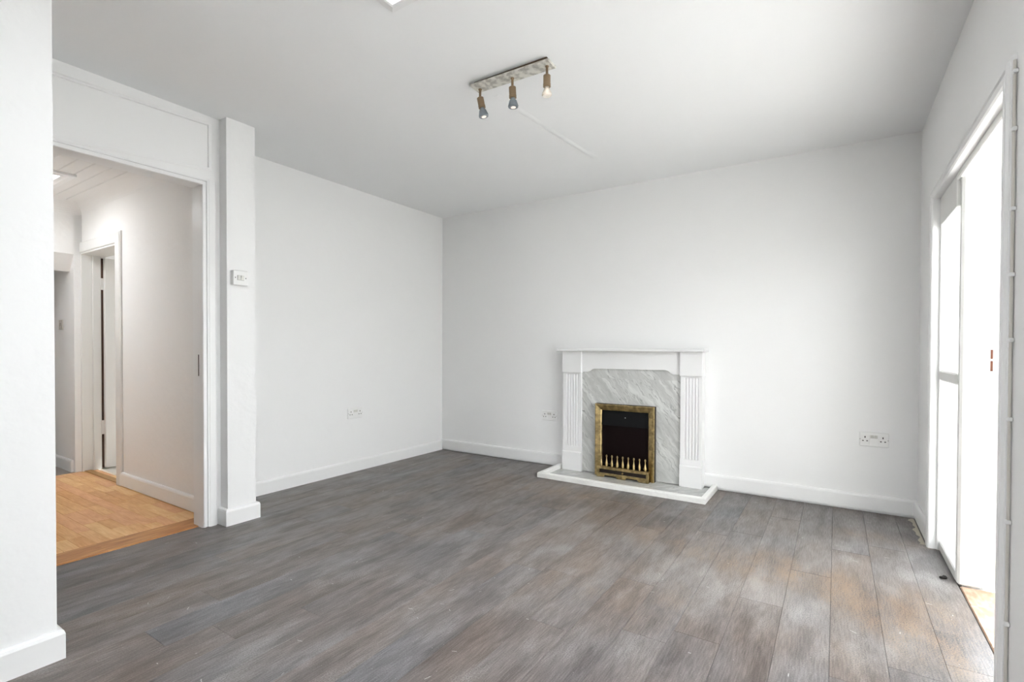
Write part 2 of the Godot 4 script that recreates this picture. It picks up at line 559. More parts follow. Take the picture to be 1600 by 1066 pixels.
func plank_mesh(b: B, r0: float, r1: float, d0: float, d1: float):
	var uv = func(r: float, d: float) -> Vector2: return Vector2((r + 3.5) / 4.1, (4.0 - d) / 3.6)
	var c := 0.0007
	var top := [[r0 + c, d0 + c], [r1 - c, d0 + c], [r1 - c, d1 - c], [r0 + c, d1 - c]]
	var low := [[r0, d0], [r1, d0], [r1, d1], [r0, d1]]
	var put = func(q: Array, y: float, n: Vector3): b.vert(V(q[0], y, q[1]), n, uv.call(q[0], q[1]))
	var face = func(p0, y0, p1, y1, p2, y2, n: Vector3):
		var a := V(p0[0], y0, p0[1])
		var bb := V(p1[0], y1, p1[1])
		var cc := V(p2[0], y2, p2[1])
		if (bb - a).cross(cc - a).dot(n) > 0:
			put.call(p0, y0, n); put.call(p2, y2, n); put.call(p1, y1, n)
		else:
			put.call(p0, y0, n); put.call(p1, y1, n); put.call(p2, y2, n)
	face.call(top[0], 0.0, top[1], 0.0, top[2], 0.0, Vector3.UP)
	face.call(top[0], 0.0, top[2], 0.0, top[3], 0.0, Vector3.UP)
	var ns := [Vector3(0, 0.5, 1), Vector3(1, 0.5, 0), Vector3(0, 0.5, -1), Vector3(-1, 0.5, 0)]
	for i in 4:
		var k := (i + 1) % 4
		var n: Vector3 = ns[i].normalized()
		face.call(top[i], 0.0, top[k], 0.0, low[k], -0.0009, n)
		face.call(top[i], 0.0, low[k], -0.0009, low[i], -0.0009, n)
		var ns2: Vector3 = Vector3(n.x, 0, n.z).normalized()
		face.call(low[i], -0.0009, low[k], -0.0009, low[k], -0.006, ns2)
		face.call(low[i], -0.0009, low[k], -0.006, low[i], -0.006, ns2)

# ---------------------------------------------------------------- hall beyond the opening
func wood_tex(seed_: int, dark_c: Color, light_c: Color) -> ImageTexture:
	var w := 128
	var h := 512
	var a := noise_bytes(w, h, w, 40, 0.12, seed_, 3)
	var b := noise_bytes(w, h, 40, 40, 0.06, seed_ + 1, 3)
	var im := Image.create(w, h, false, Image.FORMAT_RGB8)
	for y in h:
		for x in w:
			var t: float = clampf(0.5 + (a[y * w + x] - 128) / 260.0 + (b[y * w + x] - 128) / 300.0, 0, 1)
			im.set_pixel(x, y, dark_c.lerp(light_c, t))
	im.generate_mipmaps()
	return ImageTexture.create_from_image(im)
func build_hall():
	var hall := mat(Color8(240, 239, 237), 0.7)
	relief(hall, noise_tex(0.02, 512, 4, 15), 0.18, 0.8)
	# right-hand wall of the hall, with a door opening further along
	wall("wall_hall_right", "white hall wall seen through the opening", [
		[-4.63, -0.1, HALL_D, -3.18, HALL_H + 0.2, 1.728],
		[HALL_END, 1.85, HALL_D, -4.63, HALL_H + 0.2, 1.728],
		[HALL_END - 0.1, -0.1, HALL_D, HALL_END, HALL_H + 0.2, 1.728]], hall)
	wall("wall_hall_end", "white hall end wall with a low opening under a deep lintel", [
		[HALL_END - 0.10, 1.825, 0.3, HALL_END, HALL_H + 0.2, HALL_D],
		[HALL_END - 2.2, -0.1, 1.52, HALL_END, HALL_H + 0.2, HALL_D + 0.02],
		[HALL_END - 2.3, -0.1, 0.3, HALL_END - 2.2, HALL_H + 0.2, HALL_D]], hall)
	var so := B.new()
	so.prism([Vector2(HALL_END - 0.0005, 1.8245), Vector2(HALL_END - 0.10, 1.69), Vector2(HALL_END - 0.14, 1.69), Vector2(HALL_END - 0.14, 1.8245)], V(0, 0, 0.3), Vector3.RIGHT, Vector3.UP, Vector3(0, 0, -1.235))
	tag(part(numbered("trim_3"), so, hall, self), "sloping white soffit board under the hall end lintel", "soffit", "", "structure")
	wall("wall_hall_left", "white left wall of the hall hidden behind the near wall", [[HALL_END - 2.3, -0.1, 0.2, LD - 0.08, HALL_H + 0.2, 0.3]], hall)
	# ceiling of the hall: painted boards with grooves; opening for a roof light
	var ceil := thing("ceiling_hall", "white painted board ceiling over the hall", "ceiling", V(-4.2, HALL_H, 0.9), "structure")
	var sx0 := -5.02
	var sx1 := -4.50
	var sd0 := 0.62
	var sd1 := 1.235
	var pitch := 0.0884
	var d := 0.30
	while d < 1.56:
		var e: float = minf(d + pitch, 1.575)
		var spans := [[HALL_END, LD - 0.09]]
		if e > sd0 and d < sd1: spans = [[HALL_END, sx0], [sx1, LD - 0.09]]
		for s in spans:
			var bb := B.new()
			bb.box(V(s[0] + 4.2, 0.0, d + 0.001 - 0.9), V(s[1] + 4.2, 0.02, e - 0.001 - 0.9), 0.004)
			part("ceiling_board", bb, hall, ceil)
		d += pitch
	var back := B.new()
	back.box(V(HALL_END + 4.2, 0.02, -0.6), V(sx0 + 4.2, 0.2, 0.675))
	back.box(V(sx1 + 4.2, 0.02, -0.6), V(LD - 0.09 + 4.2, 0.2, 0.675))
	back.box(V(sx0 + 4.2, 0.02, -0.6), V(sx1 + 4.2, 0.2, sd0 - 0.9))
	back.box(V(sx0 + 4.2, 0.02, sd1 - 0.9), V(sx1 + 4.2, 0.2, 0.675))
	back.box(V(HALL_END - 2.3 + 4.2, 0.02, -0.6), V(HALL_END + 4.2, 0.2, 0.675))
	part("ceiling_deck", back, hall, ceil)
	# cove cornice
	var cove := []
	for i in 9:
		var t := PI / 2 * i / 8.0
		cove.append(Vector2(0.092 * (1 - cos(PI / 2 - t)), -0.092 * (1 - sin(PI / 2 - t))))
	cove.append(Vector2(0, 0))
	var cv := B.new()
	cv.sweep([V(LD - 0.09, HALL_H, HALL_D), V(HALL_END, HALL_H, HALL_D), V(HALL_END, HALL_H, 0.3)], Vector3.UP, cove.map(func(q): return Vector2(-q.x, q.y)))
	tag(part(numbered("trim_2"), cv, hall, self), "curved white cornice round the hall ceiling", "cornice", "", "structure")
	# hall roof light
	var w := thing("window_3", "bright square roof light in the hall ceiling", "roof light", V((sx0 + sx1) / 2, HALL_H, (sd0 + sd1) / 2), "structure")
	var hx := (sx1 - sx0) / 2.0
	var hz := (sd1 - sd0) / 2.0
	var fr := B.new()
	fr.sweep([Vector3(-hx, 0, hz), Vector3(-hx, 0, -hz), Vector3(hx, 0, -hz), Vector3(hx, 0, hz)], Vector3.UP, [Vector2(0.02, 0), Vector2(-0.05, 0), Vector2(-0.05, -0.016), Vector2(-0.02, -0.016), Vector2(-0.015, -0.008), Vector2(0.005, -0.008), Vector2(0.01, -0.016), Vector2(0.02, -0.016)], true)
	part("frame", fr, white, w)
	var pn := B.new()
	pn.box(Vector3(-hx - 0.02, 0.18, -hz - 0.02), Vector3(hx + 0.02, 0.186, hz + 0.02))
	part("pane", pn, glass, w)
	# skirtings in the hall
	skirting("baseboard_hall", "white skirting along the hall wall", [V(-3.20, 0, HALL_D), V(-4.56, 0, HALL_D)], 0.004)
	skirting("baseboard_passage", "white skirting in the passage beyond the hall", [V(HALL_END - 0.04, 0, 1.52), V(HALL_END - 2.2, 0, 1.52)])
	# floor: orange wood strips laid like parquet
	var f := thing("floor_hall", "orange wood strip floor of the hall", "floor", V(-4.3, 0, 0.9), "structure")
	var sub := B.new()
	sub.box(V(HALL_END + 4.3, -0.12, -0.6), V(LD + 0.02 + 4.3, -0.004, 0.70))
	part("subfloor", sub, mat(Color8(92, 58, 34), 0.9), f)
	var ms := []
	var cols := [[Color8(214, 158, 98), Color8(234, 188, 130)], [Color8(206, 144, 84), Color8(226, 174, 114)], [Color8(222, 172, 110), Color8(240, 200, 144)], [Color8(214, 152, 102), Color8(232, 180, 130)]]
	for i in 4:
		var m := mat(Color.WHITE, 0.38)
		m.albedo_texture = wood_tex(200 + i * 3, cols[i][0], cols[i][1])
		m.uv1_scale = Vector3(6, 1.6, 1)
		ms.append(m)
	var rng := RandomNumberGenerator.new()
	rng.seed = 77
	var sw := 0.066
	var dd := 0.30
	while dd < HALL_D + 0.06:
		var e: float = minf(dd + sw, HALL_D + 0.09)
		var r := HALL_END - rng.randf_range(0.0, 0.3)
		while r < -3.30:
			var q: float = r + [0.22, 0.28, 0.34, 0.40][rng.randi() % 4]
			var r1: float = minf(q, -3.30)
			var r0: float = maxf(r, HALL_END)
			if r1 - r0 > 0.02:
				var bb := B.new()
				bb.uvo = Vector2(rng.randf() * 3, rng.randf() * 3)
				# grain runs along r: turn the mapping by building with u across
				strip_mesh(bb, r0 + 4.3 + 0.0004, r1 + 4.3 - 0.0004, dd - 0.9 + 0.0004, e - 0.9 - 0.0004, rng.randf() * 2.0, rng.randf() * 2.0, rng.randf_range(-0.0004, 0.0004))
				part("wood_strip", bb, ms[rng.randi() % 4], f)
			r = q
		dd += sw
	# grey floor of the passage beyond the hall's end opening, pale floor beyond the hall door
	wall("floor_passage", "grey carpeted floor of the passage beyond the hall", [[HALL_END - 2.2, -0.1, 0.3, HALL_END, 0.0, 1.52]], mat(Color8(150, 142, 136), 0.95), "floor")
	# small room beyond the hall door; opening in its far wall added for light
	wall("floor_side_room", "pale floor of the room beyond the hall door", [[-6.6, -0.1, 1.69, -3.56, -0.002, 3.6]], mat(Color8(206, 202, 192), 0.6), "floor")
	wall("wall_side_room", "white walls of the room beyond the hall door", [
		[-6.7, -0.1, 1.6, -6.6, 2.4, 3.6], [-6.7, -0.1, 3.6, -3.56, 0.8, 3.7], [-6.7, 2.0, 3.6, -3.56, 2.4, 3.7], [-6.7, 0.8, 3.6, -5.2, 2.0, 3.7], [-4.75, 0.8, 3.6, -3.56, 2.0, 3.7]], hall)
	wall("ceiling_side_room", "white ceiling of the room beyond the hall door", [[-6.7, 2.25, 1.70, -3.56, 2.4, 3.7]], hall, "ceiling")
func strip_mesh(b: B, x0: float, x1: float, d0: float, d1: float, u0: float, v0: float, lift: float):
	var c := 0.0008
	var top := [V(x0 + c, lift, d0 + c), V(x1 - c, lift, d0 + c), V(x1 - c, lift, d1 - c), V(x0 + c, lift, d1 - c)]
	var low := [V(x0, lift - 0.0012, d0), V(x1, lift - 0.0012, d0), V(x1, lift - 0.0012, d1), V(x0, lift - 0.0012, d1)]
	var put = func(p: Vector3, n: Vector3): b.vert(p, n, Vector2(u0 - p.z, v0 + p.x))
	var face = func(a: Vector3, bb: Vector3, cc: Vector3, n: Vector3):
		if (bb - a).cross(cc - a).dot(n) > 0:
			put.call(a, n); put.call(cc, n); put.call(bb, n)
		else:
			put.call(a, n); put.call(bb, n); put.call(cc, n)
	face.call(top[0], top[1], top[2], Vector3.UP); face.call(top[0], top[2], top[3], Vector3.UP)
	var ns := [Vector3(0, 0.5, 1), Vector3(1, 0.5, 0), Vector3(0, 0.5, -1), Vector3(-1, 0.5, 0)]
	for i in 4:
		var k := (i + 1) % 4
		var n: Vector3 = ns[i].normalized()
		face.call(top[i], top[k], low[k], n); face.call(top[i], low[k], low[i], n)
		var dn := Vector3(0, -0.004, 0)
		face.call(low[i], low[k], low[k] + dn, Vector3(n.x, 0, n.z)); face.call(low[i], low[k] + dn, low[i] + dn, Vector3(n.x, 0, n.z))

func build_hall_door():
	var o := thing("door_3", "white door standing open in the hall's right-hand wall", "door", V(-4.99, 0, HALL_D), "structure")
	var paint := mat(Color8(228, 227, 224), 0.45)
	var x0 := HALL_END + 4.99      # far jamb
	var x1 := -4.62 + 4.99         # near jamb
	# architrave on the hall face
	var ar := B.new()
	ar.sweep([Vector3(x1, 0, 0), Vector3(x1, 1.845, 0), Vector3(x0, 1.845, 0)], Vector3(0, 0, 1), [Vector2(0, 0), Vector2(0, 0.014), Vector2(0.004, 0.018), Vector2(0.078, 0.018), Vector2(0.088, 0.010), Vector2(0.088, 0)])
	part("architrave", ar, paint, o)
	var ln := B.new()
	ln.box(Vector3(x0, 0, 0.012), Vector3(x0 + 0.02, 1.845, -0.155), 0.002)
	ln.box(Vector3(x1 - 0.012, 0, 0.012), Vector3(x1, 1.845, -0.155), 0.002)
	ln.box(Vector3(x0, 1.83, 0.012), Vector3(x1, 1.845, -0.155), 0.002)
	ln.box(Vector3(x0 + 0.02, 0, -0.062), Vector3(x0 + 0.032, 1.83, -0.118), 0.002)
	part("lining", ln, paint, o)
	var lf := B.new()
	lf.box(Vector3(x0 + 0.028, 0.012, -0.134), Vector3(x0 + 0.068, 1.815, -0.89), 0.003)
	part("door_leaf", lf, paint, o)
	var gp := B.new()  # dark strip coloured as the shade between leaf and jamb
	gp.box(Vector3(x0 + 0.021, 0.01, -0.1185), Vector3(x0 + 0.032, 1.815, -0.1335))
	part("hinge_gap_shade", gp, mat(Color8(74, 52, 40), 0.8), o)
	for y in [[1.545, 1.645], [0.30, 0.42], [0.0, 0.0]]:
		if y[1] <= 0: continue
		var hb := B.new()
		hb.box(Vector3(x0 + 0.030, y[0], -0.114), Vector3(x0 + 0.038, y[1], -0.140), 0.002)
		part("hinge", hb, paint, o)
	var th := B.new()
	th.box(Vector3(x0 + 0.02, 0, 0.0), Vector3(x1 - 0.012, 0.006, -0.05), 0.002)
	part("threshold", th, mat(Color8(168, 126, 74), 0.5), o)

# ---------------------------------------------------------------- opening from the room to the hall
func build_doorway():
	var o := thing("door_1", "white framed opening from the room to the hall", "doorway", V(LD, 0, 1.02), "structure")
	var d0 := 0.60 - 1.02
	var d1 := 1.452 - 1.02
	var hy := 1.988
	# jamb boards lining the opening
	var jb := B.new()
	jb.box(V(-0.10, 0, d1), V(0.004, hy, d1 + 0.02), 0.002)
	jb.box(V(-0.10, 0, d0 - 0.02), V(0.004, hy, d0), 0.002)
	jb.box(V(-0.10, hy, d0 - 0.02), V(0.004, hy + 0.02, d1 + 0.02), 0.002)
	part("jamb", jb, gloss, o)
	# architrave with a groove and a bead
	var prof := [Vector2(0, 0), Vector2(0, 0.018), Vector2(0.003, 0.022), Vector2(0.012, 0.022), Vector2(0.014, 0.012), Vector2(0.023, 0.012), Vector2(0.025, 0.021), Vector2(0.033, 0.021), Vector2(0.036, 0.014), Vector2(0.036, 0)]
	var ar := B.new()
	ar.sweep([V(0, 0.006, d1), V(0, hy, d1), V(0, hy, d0), V(0, 0.006, d0)], Vector3.RIGHT, prof)
	part("architrave", ar, gloss, o)
	# flat cover board between architrave and pillar
	var cb := B.new()
	cb.sweep([V(0, 0.0, d1 + 0.036), V(0, hy + 0.04, d1 + 0.036)], Vector3.RIGHT, [Vector2(0, 0), Vector2(0, 0.010), Vector2(0.006, 0.014), Vector2(0.036, 0.014), Vector2(0.046, 0.006), Vector2(0.048, 0)])
	part("cover_board", cb, gloss, o)
	# panel over the opening
	var pnl := B.new()
	var a := 0.60 - 1.02
	var e := 1.498 - 1.02
	pnl.sweep([V(0, 2.320, a), V(0, 2.349, e), V(0, 2.096, e), V(0, 2.020, a)], Vector3.RIGHT, [Vector2(-0.014, 0), Vector2(-0.014, 0.003), Vector2(-0.003, 0.009), Vector2(0.004, 0.009), Vector2(0.007, 0)], true)
	part("panel_moulding", pnl, white, o)
	# timber threshold
	var tm := mat(Color.WHITE, 0.42)
	tm.albedo_texture = wood_tex(300, Color8(166, 108, 60), Color8(208, 154, 98))
	tm.uv1_scale = Vector3(5, 1.2, 1)
	var t1 := B.new()
	t1.box(V(-0.115, -0.01, d0), V(-0.043, 0.006, d1 + 0.06), 0.004)
	part("threshold", t1, tm, o)
	var t2 := B.new()
	t2.box(V(-0.222, -0.01, d0), V(-0.117, 0.003, d1 + 0.10), 0.003)
	part("threshold", t2, tm, o)
	# latch keep on the jamb
	var kp := B.new()
	kp.box(V(-0.036, 0.885, d1 - 0.0015), V(-0.028, 1.01, d1 + 0.001), 0.0005)
	part("latch_keep", kp, mat(Color8(70, 56, 48), 0.6), o)

# ---------------------------------------------------------------- exterior door frame in the right wall
func build_right_door():
	var o := thing("door_2", "white exterior door frame with a glazed side light and bare door opening", "door frame", V(RW, 0, 2.75), "structure")
	var fp := mat(Color8(234, 234, 231), 0.4)
	var near := 2.085 - 2.75
	var far := 3.42 - 2.75
	var hy := 1.845
	var m0 := 2.945 - 2.75     # mullion
	var m1 := 2.995 - 2.75
	var fx := 0.018            # frame face
	var bx := 0.165            # frame back
	# moulded architrave
	var prof := [Vector2(0, 0), Vector2(0, 0.012), Vector2(0.006, 0.018), Vector2(0.022, 0.020), Vector2(0.026, 0.015), Vector2(0.034, 0.015), Vector2(0.038, 0.020), Vector2(0.050, 0.020), Vector2(0.054, 0.013), Vector2(0.064, 0.011), Vector2(0.068, 0)]
	var ar := B.new()
	ar.sweep([V(0, 0, near), V(0, hy, near), V(0, hy, far), V(0, 0, far)], Vector3.LEFT, prof)
	part("architrave", ar, gloss, o)
	# jambs, head, mullion
	var jf := B.new()
	jf.box(V(fx, 0, far - 0.012), V(bx, hy, far + 0.03), 0.004)
	part("jamb", jf, fp, o)
	var jn := B.new()
	jn.box(V(fx, 0, near - 0.03), V(bx, hy, near + 0.012), 0.004)
	part("jamb", jn, fp, o)
	var hd := B.new()
	hd.box(V(fx, hy - 0.028, near), V(bx, hy + 0.01, m1), 0.004)
	part("head", hd, fp, o)
	var mu := B.new()
	mu.box(V(fx + 0.012, 0.0, m0), V(0.115, hy - 0.01, m1), 0.010)
	part("mullion", mu, fp, o)
	var ms := B.new()
	ms.box(V(0.112, 0.0, m0 + 0.012), V(bx + 0.01, hy - 0.01, m1), 0.003)
	part("mullion_rebate", ms, fp, o)
	# keep on the mullion: plate with two brown mortices
	var kp := B.new()
	kp.box(V(0.121, 0.925, m0 + 0.0105), V(0.149, 1.10, m0 + 0.014), 0.0008)
	var kpo := part("lock_keep", kp, mat(Color8(236, 236, 234), 0.3), o)
	kpo.set_meta("label", "white painted lock keep plate")
	for y in [[0.958, 1.004], [1.012, 1.053]]:
		var hb := B.new()
		hb.box(V(0.130, y[0], m0 + 0.0098), V(0.1395, y[1], m0 + 0.0120), 0.0008)
		part("mortice", hb, mat(Color8(96, 58, 42), 0.85), kpo)
	# side light: top panel, transom, sill, panes
	var tp := B.new()
	tp.box(V(fx, 1.70, m1), V(fx + 0.05, hy, far - 0.012), 0.003)
	part("top_panel", tp, fp, o)
	var tr := B.new()
	tr.box(V(fx + 0.004, 0.892, m1), V(fx + 0.055, 0.945, far - 0.012), 0.008)
	part("transom", tr, fp, o)
	var sl := B.new()
	sl.box(V(fx + 0.012, 0.0, m1), V(bx, 0.05, far - 0.012), 0.006)
	part("sill", sl, fp, o)
	for y in [[0.05, 0.892], [0.945, 1.70]]:
		var pb := B.new()
		pb.box(V(fx + 0.030, y[0], m1), V(fx + 0.034, y[1], far - 0.012))
		part("pane", pb, glass, o)
	# unseen open leaf added outside to block light, hinged on the near jamb
	var lf := B.new()
	lf.box(V(bx + 0.01, 0.01, near - 0.045), V(bx + 0.80, hy - 0.03, near - 0.003), 0.003)
	var lfo := part("door_leaf", lf, fp, o)
	var lp := B.new()
	for y in [[0.18, 0.80], [0.98, 1.64]]:
		lp.sweep([V(bx + 0.13, y[0], near - 0.003), V(bx + 0.13, y[1], near - 0.003), V(bx + 0.68, y[1], near - 0.003), V(bx + 0.68, y[0], near - 0.003)], Vector3(0, 0, -1), [Vector2(0, 0), Vector2(0.004, 0.008), Vector2(0.014, 0.008), Vector2(0.02, 0)], true)
	part("panel_moulding", lp, fp, lfo)
	# threshold
	var tm := mat(Color.WHITE, 0.5)
	tm.albedo_texture = wood_tex(320, Color8(160, 128, 104), Color8(188, 164, 144))
	tm.uv1_scale = Vector3(3, 3, 1)
	var th := B.new()
	th.box(V(0.040, -0.03, near), V(0.36, -0.001, m0 + 0.004), 0.004)
	part("threshold", th, tm, o)

# ---------------------------------------------------------------- fireplace
func marble(seed_: int) -> StandardMaterial3D:
	var s := 512
	var n := FastNoiseLite.new(); n.seed = seed_; n.frequency = 0.012; n.fractal_octaves = 4
	var n2 := FastNoiseLite.new(); n2.seed = seed_ + 1; n2.frequency = 0.02; n2.fractal_octaves = 3
	var n3 := FastNoiseLite.new(); n3.seed = seed_ + 2; n3.frequency = 0.01; n3.fractal_octaves = 3
	var im := Image.create(s, s, false, Image.FORMAT_RGB8)
	var ca := cos(deg_to_rad(52.0))
	var sa := sin(deg_to_rad(52.0))
	for y in s:
		for x in s:
			# veins run from upper left to lower right
			var along := x * ca + y * sa
			var across := -x * sa + y * ca + n2.get_noise_2d(x, y) * 9.0
			var a := absf(n.get_noise_2d(along * 0.35, across * 4.2))
			var b := n3.get_noise_2d(along * 0.3 + 90.0, across * 2.2)
			var vein := clampf(1.0 - a * 5.5, 0, 1)
			vein = vein * vein * clampf(0.55 + b * 1.6, 0.1, 1.0)
			var t := 0.80 - 0.20 * vein + b * 0.10
			im.set_pixel(x, y, Color(t * 0.995, t, t * 0.985))
	im.generate_mipmaps()
	var m := mat(Color.WHITE, 0.22)
	m.albedo_texture = ImageTexture.create_from_image(im)
	return m
func build_fireplace():
	var mb := marble(40)
	mb.uv1_scale = Vector3(1.25, -1.25, 1)
	var paint := mat(Color8(238, 238, 237), 0.4)
	var x0 := -1.985
	var x1 := -0.832
	var cx := (x0 + x1) / 2.0
	# hearth: low slab with a raised painted rim, lying on the floor
	var h := thing("hearth", "low marble hearth slab edged with a raised white painted rim", "hearth", V(-1.388, 0, DB - 0.22))
	var hs := B.new()
	hs.box(V(-0.655, 0.0008, -0.20), V(0.645, 0.007, 0.20))
	part("hearth_slab", hs, mb, h)
	var rim := B.new()
	rim.sweep([V(-0.655, 0, 0.195), V(-0.655, 0, -0.222), V(0.655, 0, -0.222), V(0.655, 0, 0.195)], Vector3.UP, [Vector2(0, 0.0005), Vector2(0, 0.034), Vector2(-0.005, 0.041), Vector2(-0.030, 0.041), Vector2(-0.036, 0.034), Vector2(-0.036, 0.0005)])
	part("rim", rim, relief(mat(Color8(238, 238, 234), 0.4), noise_tex(0.05, 256, 3, 9), 0.25, 3.0), h)
	# surround
	var o := thing("fireplace_surround", "white painted fireplace surround with fluted pilasters and marble back panel", "fireplace", V(cx, 0.008, DB))
	var xa := x0 - cx
	var xb := x1 - cx
	var bp := B.new()
	bp.box(V(xa + 0.14, 0.004, -0.076), V(xb - 0.14, 0.90, -0.004))
	part("back_panel", bp, mb, o).set_meta("label", "grey veined white marble back panel")
	for side in [-1, 1]:
		var pa: float = xa if side < 0 else xb - 0.158
		var pw := 0.172 if side < 0 else 0.158
		var nm := 5
		# fluted shaft: profile in (x, forward)
		var pf := [Vector2(0, 0), Vector2(pw, 0), Vector2(pw, 0.095)]
		var m := pw * 0.14
		var fw := (pw - 2 * m) / nm
		for i in nm:
			var xe := pw - m - i * fw
			pf.append(Vector2(xe - 0.002, 0.095))
			for q in [0.25, 0.5, 0.75]:
				pf.append(Vector2(xe - 0.002 - (fw - 0.008) * q, 0.095 - 0.0085 * sin(PI * q)))
			pf.append(Vector2(xe - fw + 0.006, 0.095))
		pf.append(Vector2(0, 0.095))
		var sh := B.new()
		sh.prism(pf, V(pa, 0.21, 0), Vector3.RIGHT, Vector3(0, 0, 1), Vector3(0, 0.615, 0))
		sh.box(V(pa, 0.825, 0), V(pa + pw, 0.845, -0.095))
		part("pilaster", sh, paint, o)
		var pl := B.new()
		pl.prism([Vector2(0, 0), Vector2(0.104, 0), Vector2(0.104, 0.155), Vector2(0.095, 0.166), Vector2(0.095, 0.21), Vector2(0, 0.21)], V(pa - 0.003, 0.0, 0), Vector3(0, 0, 1), Vector3.UP, Vector3(pw + 0.006, 0, 0))
		part("plinth", pl, paint, o)
		var cp := B.new()
		cp.box(V(pa - 0.005, 0.838, 0), V(pa + pw + 0.005, 1.022, -0.110), 0.003)
		part("capital_block", cp, paint, o)
	# frieze with shaped lower edge
	var fa := xa + 0.172
	var fb := xb - 0.158
	var fz := [Vector2(fa, 1.022), Vector2(fa, 0.846), Vector2(fa + 0.055, 0.846), Vector2(fa + 0.075, 0.853), Vector2(fa + 0.095, 0.870), Vector2(fa + 0.112, 0.876), Vector2(fb - 0.118, 0.880), Vector2(fb - 0.095, 0.873), Vector2(fb - 0.075, 0.855), Vector2(fb - 0.055, 0.847), Vector2(fb, 0.847), Vector2(fb, 1.022)]
	var fr := B.new()
	fr.prism(fz, V(0, 0, -0.06), Vector3.RIGHT, Vector3.UP, Vector3(0, 0, 0.029))
	part("frieze", fr, paint, o)
	var ms := B.new()
	ms.sweep([V(xa - 0.032, 0, 0.0), V(xb + 0.024, 0, 0.0)], Vector3.UP, [Vector2(0, 1.022), Vector2(0.155, 1.022), Vector2(0.160, 1.028), Vector2(0.160, 1.040), Vector2(0.156, 1.044), Vector2(0, 1.044)])
	part("mantel_shelf", ms, paint, o)

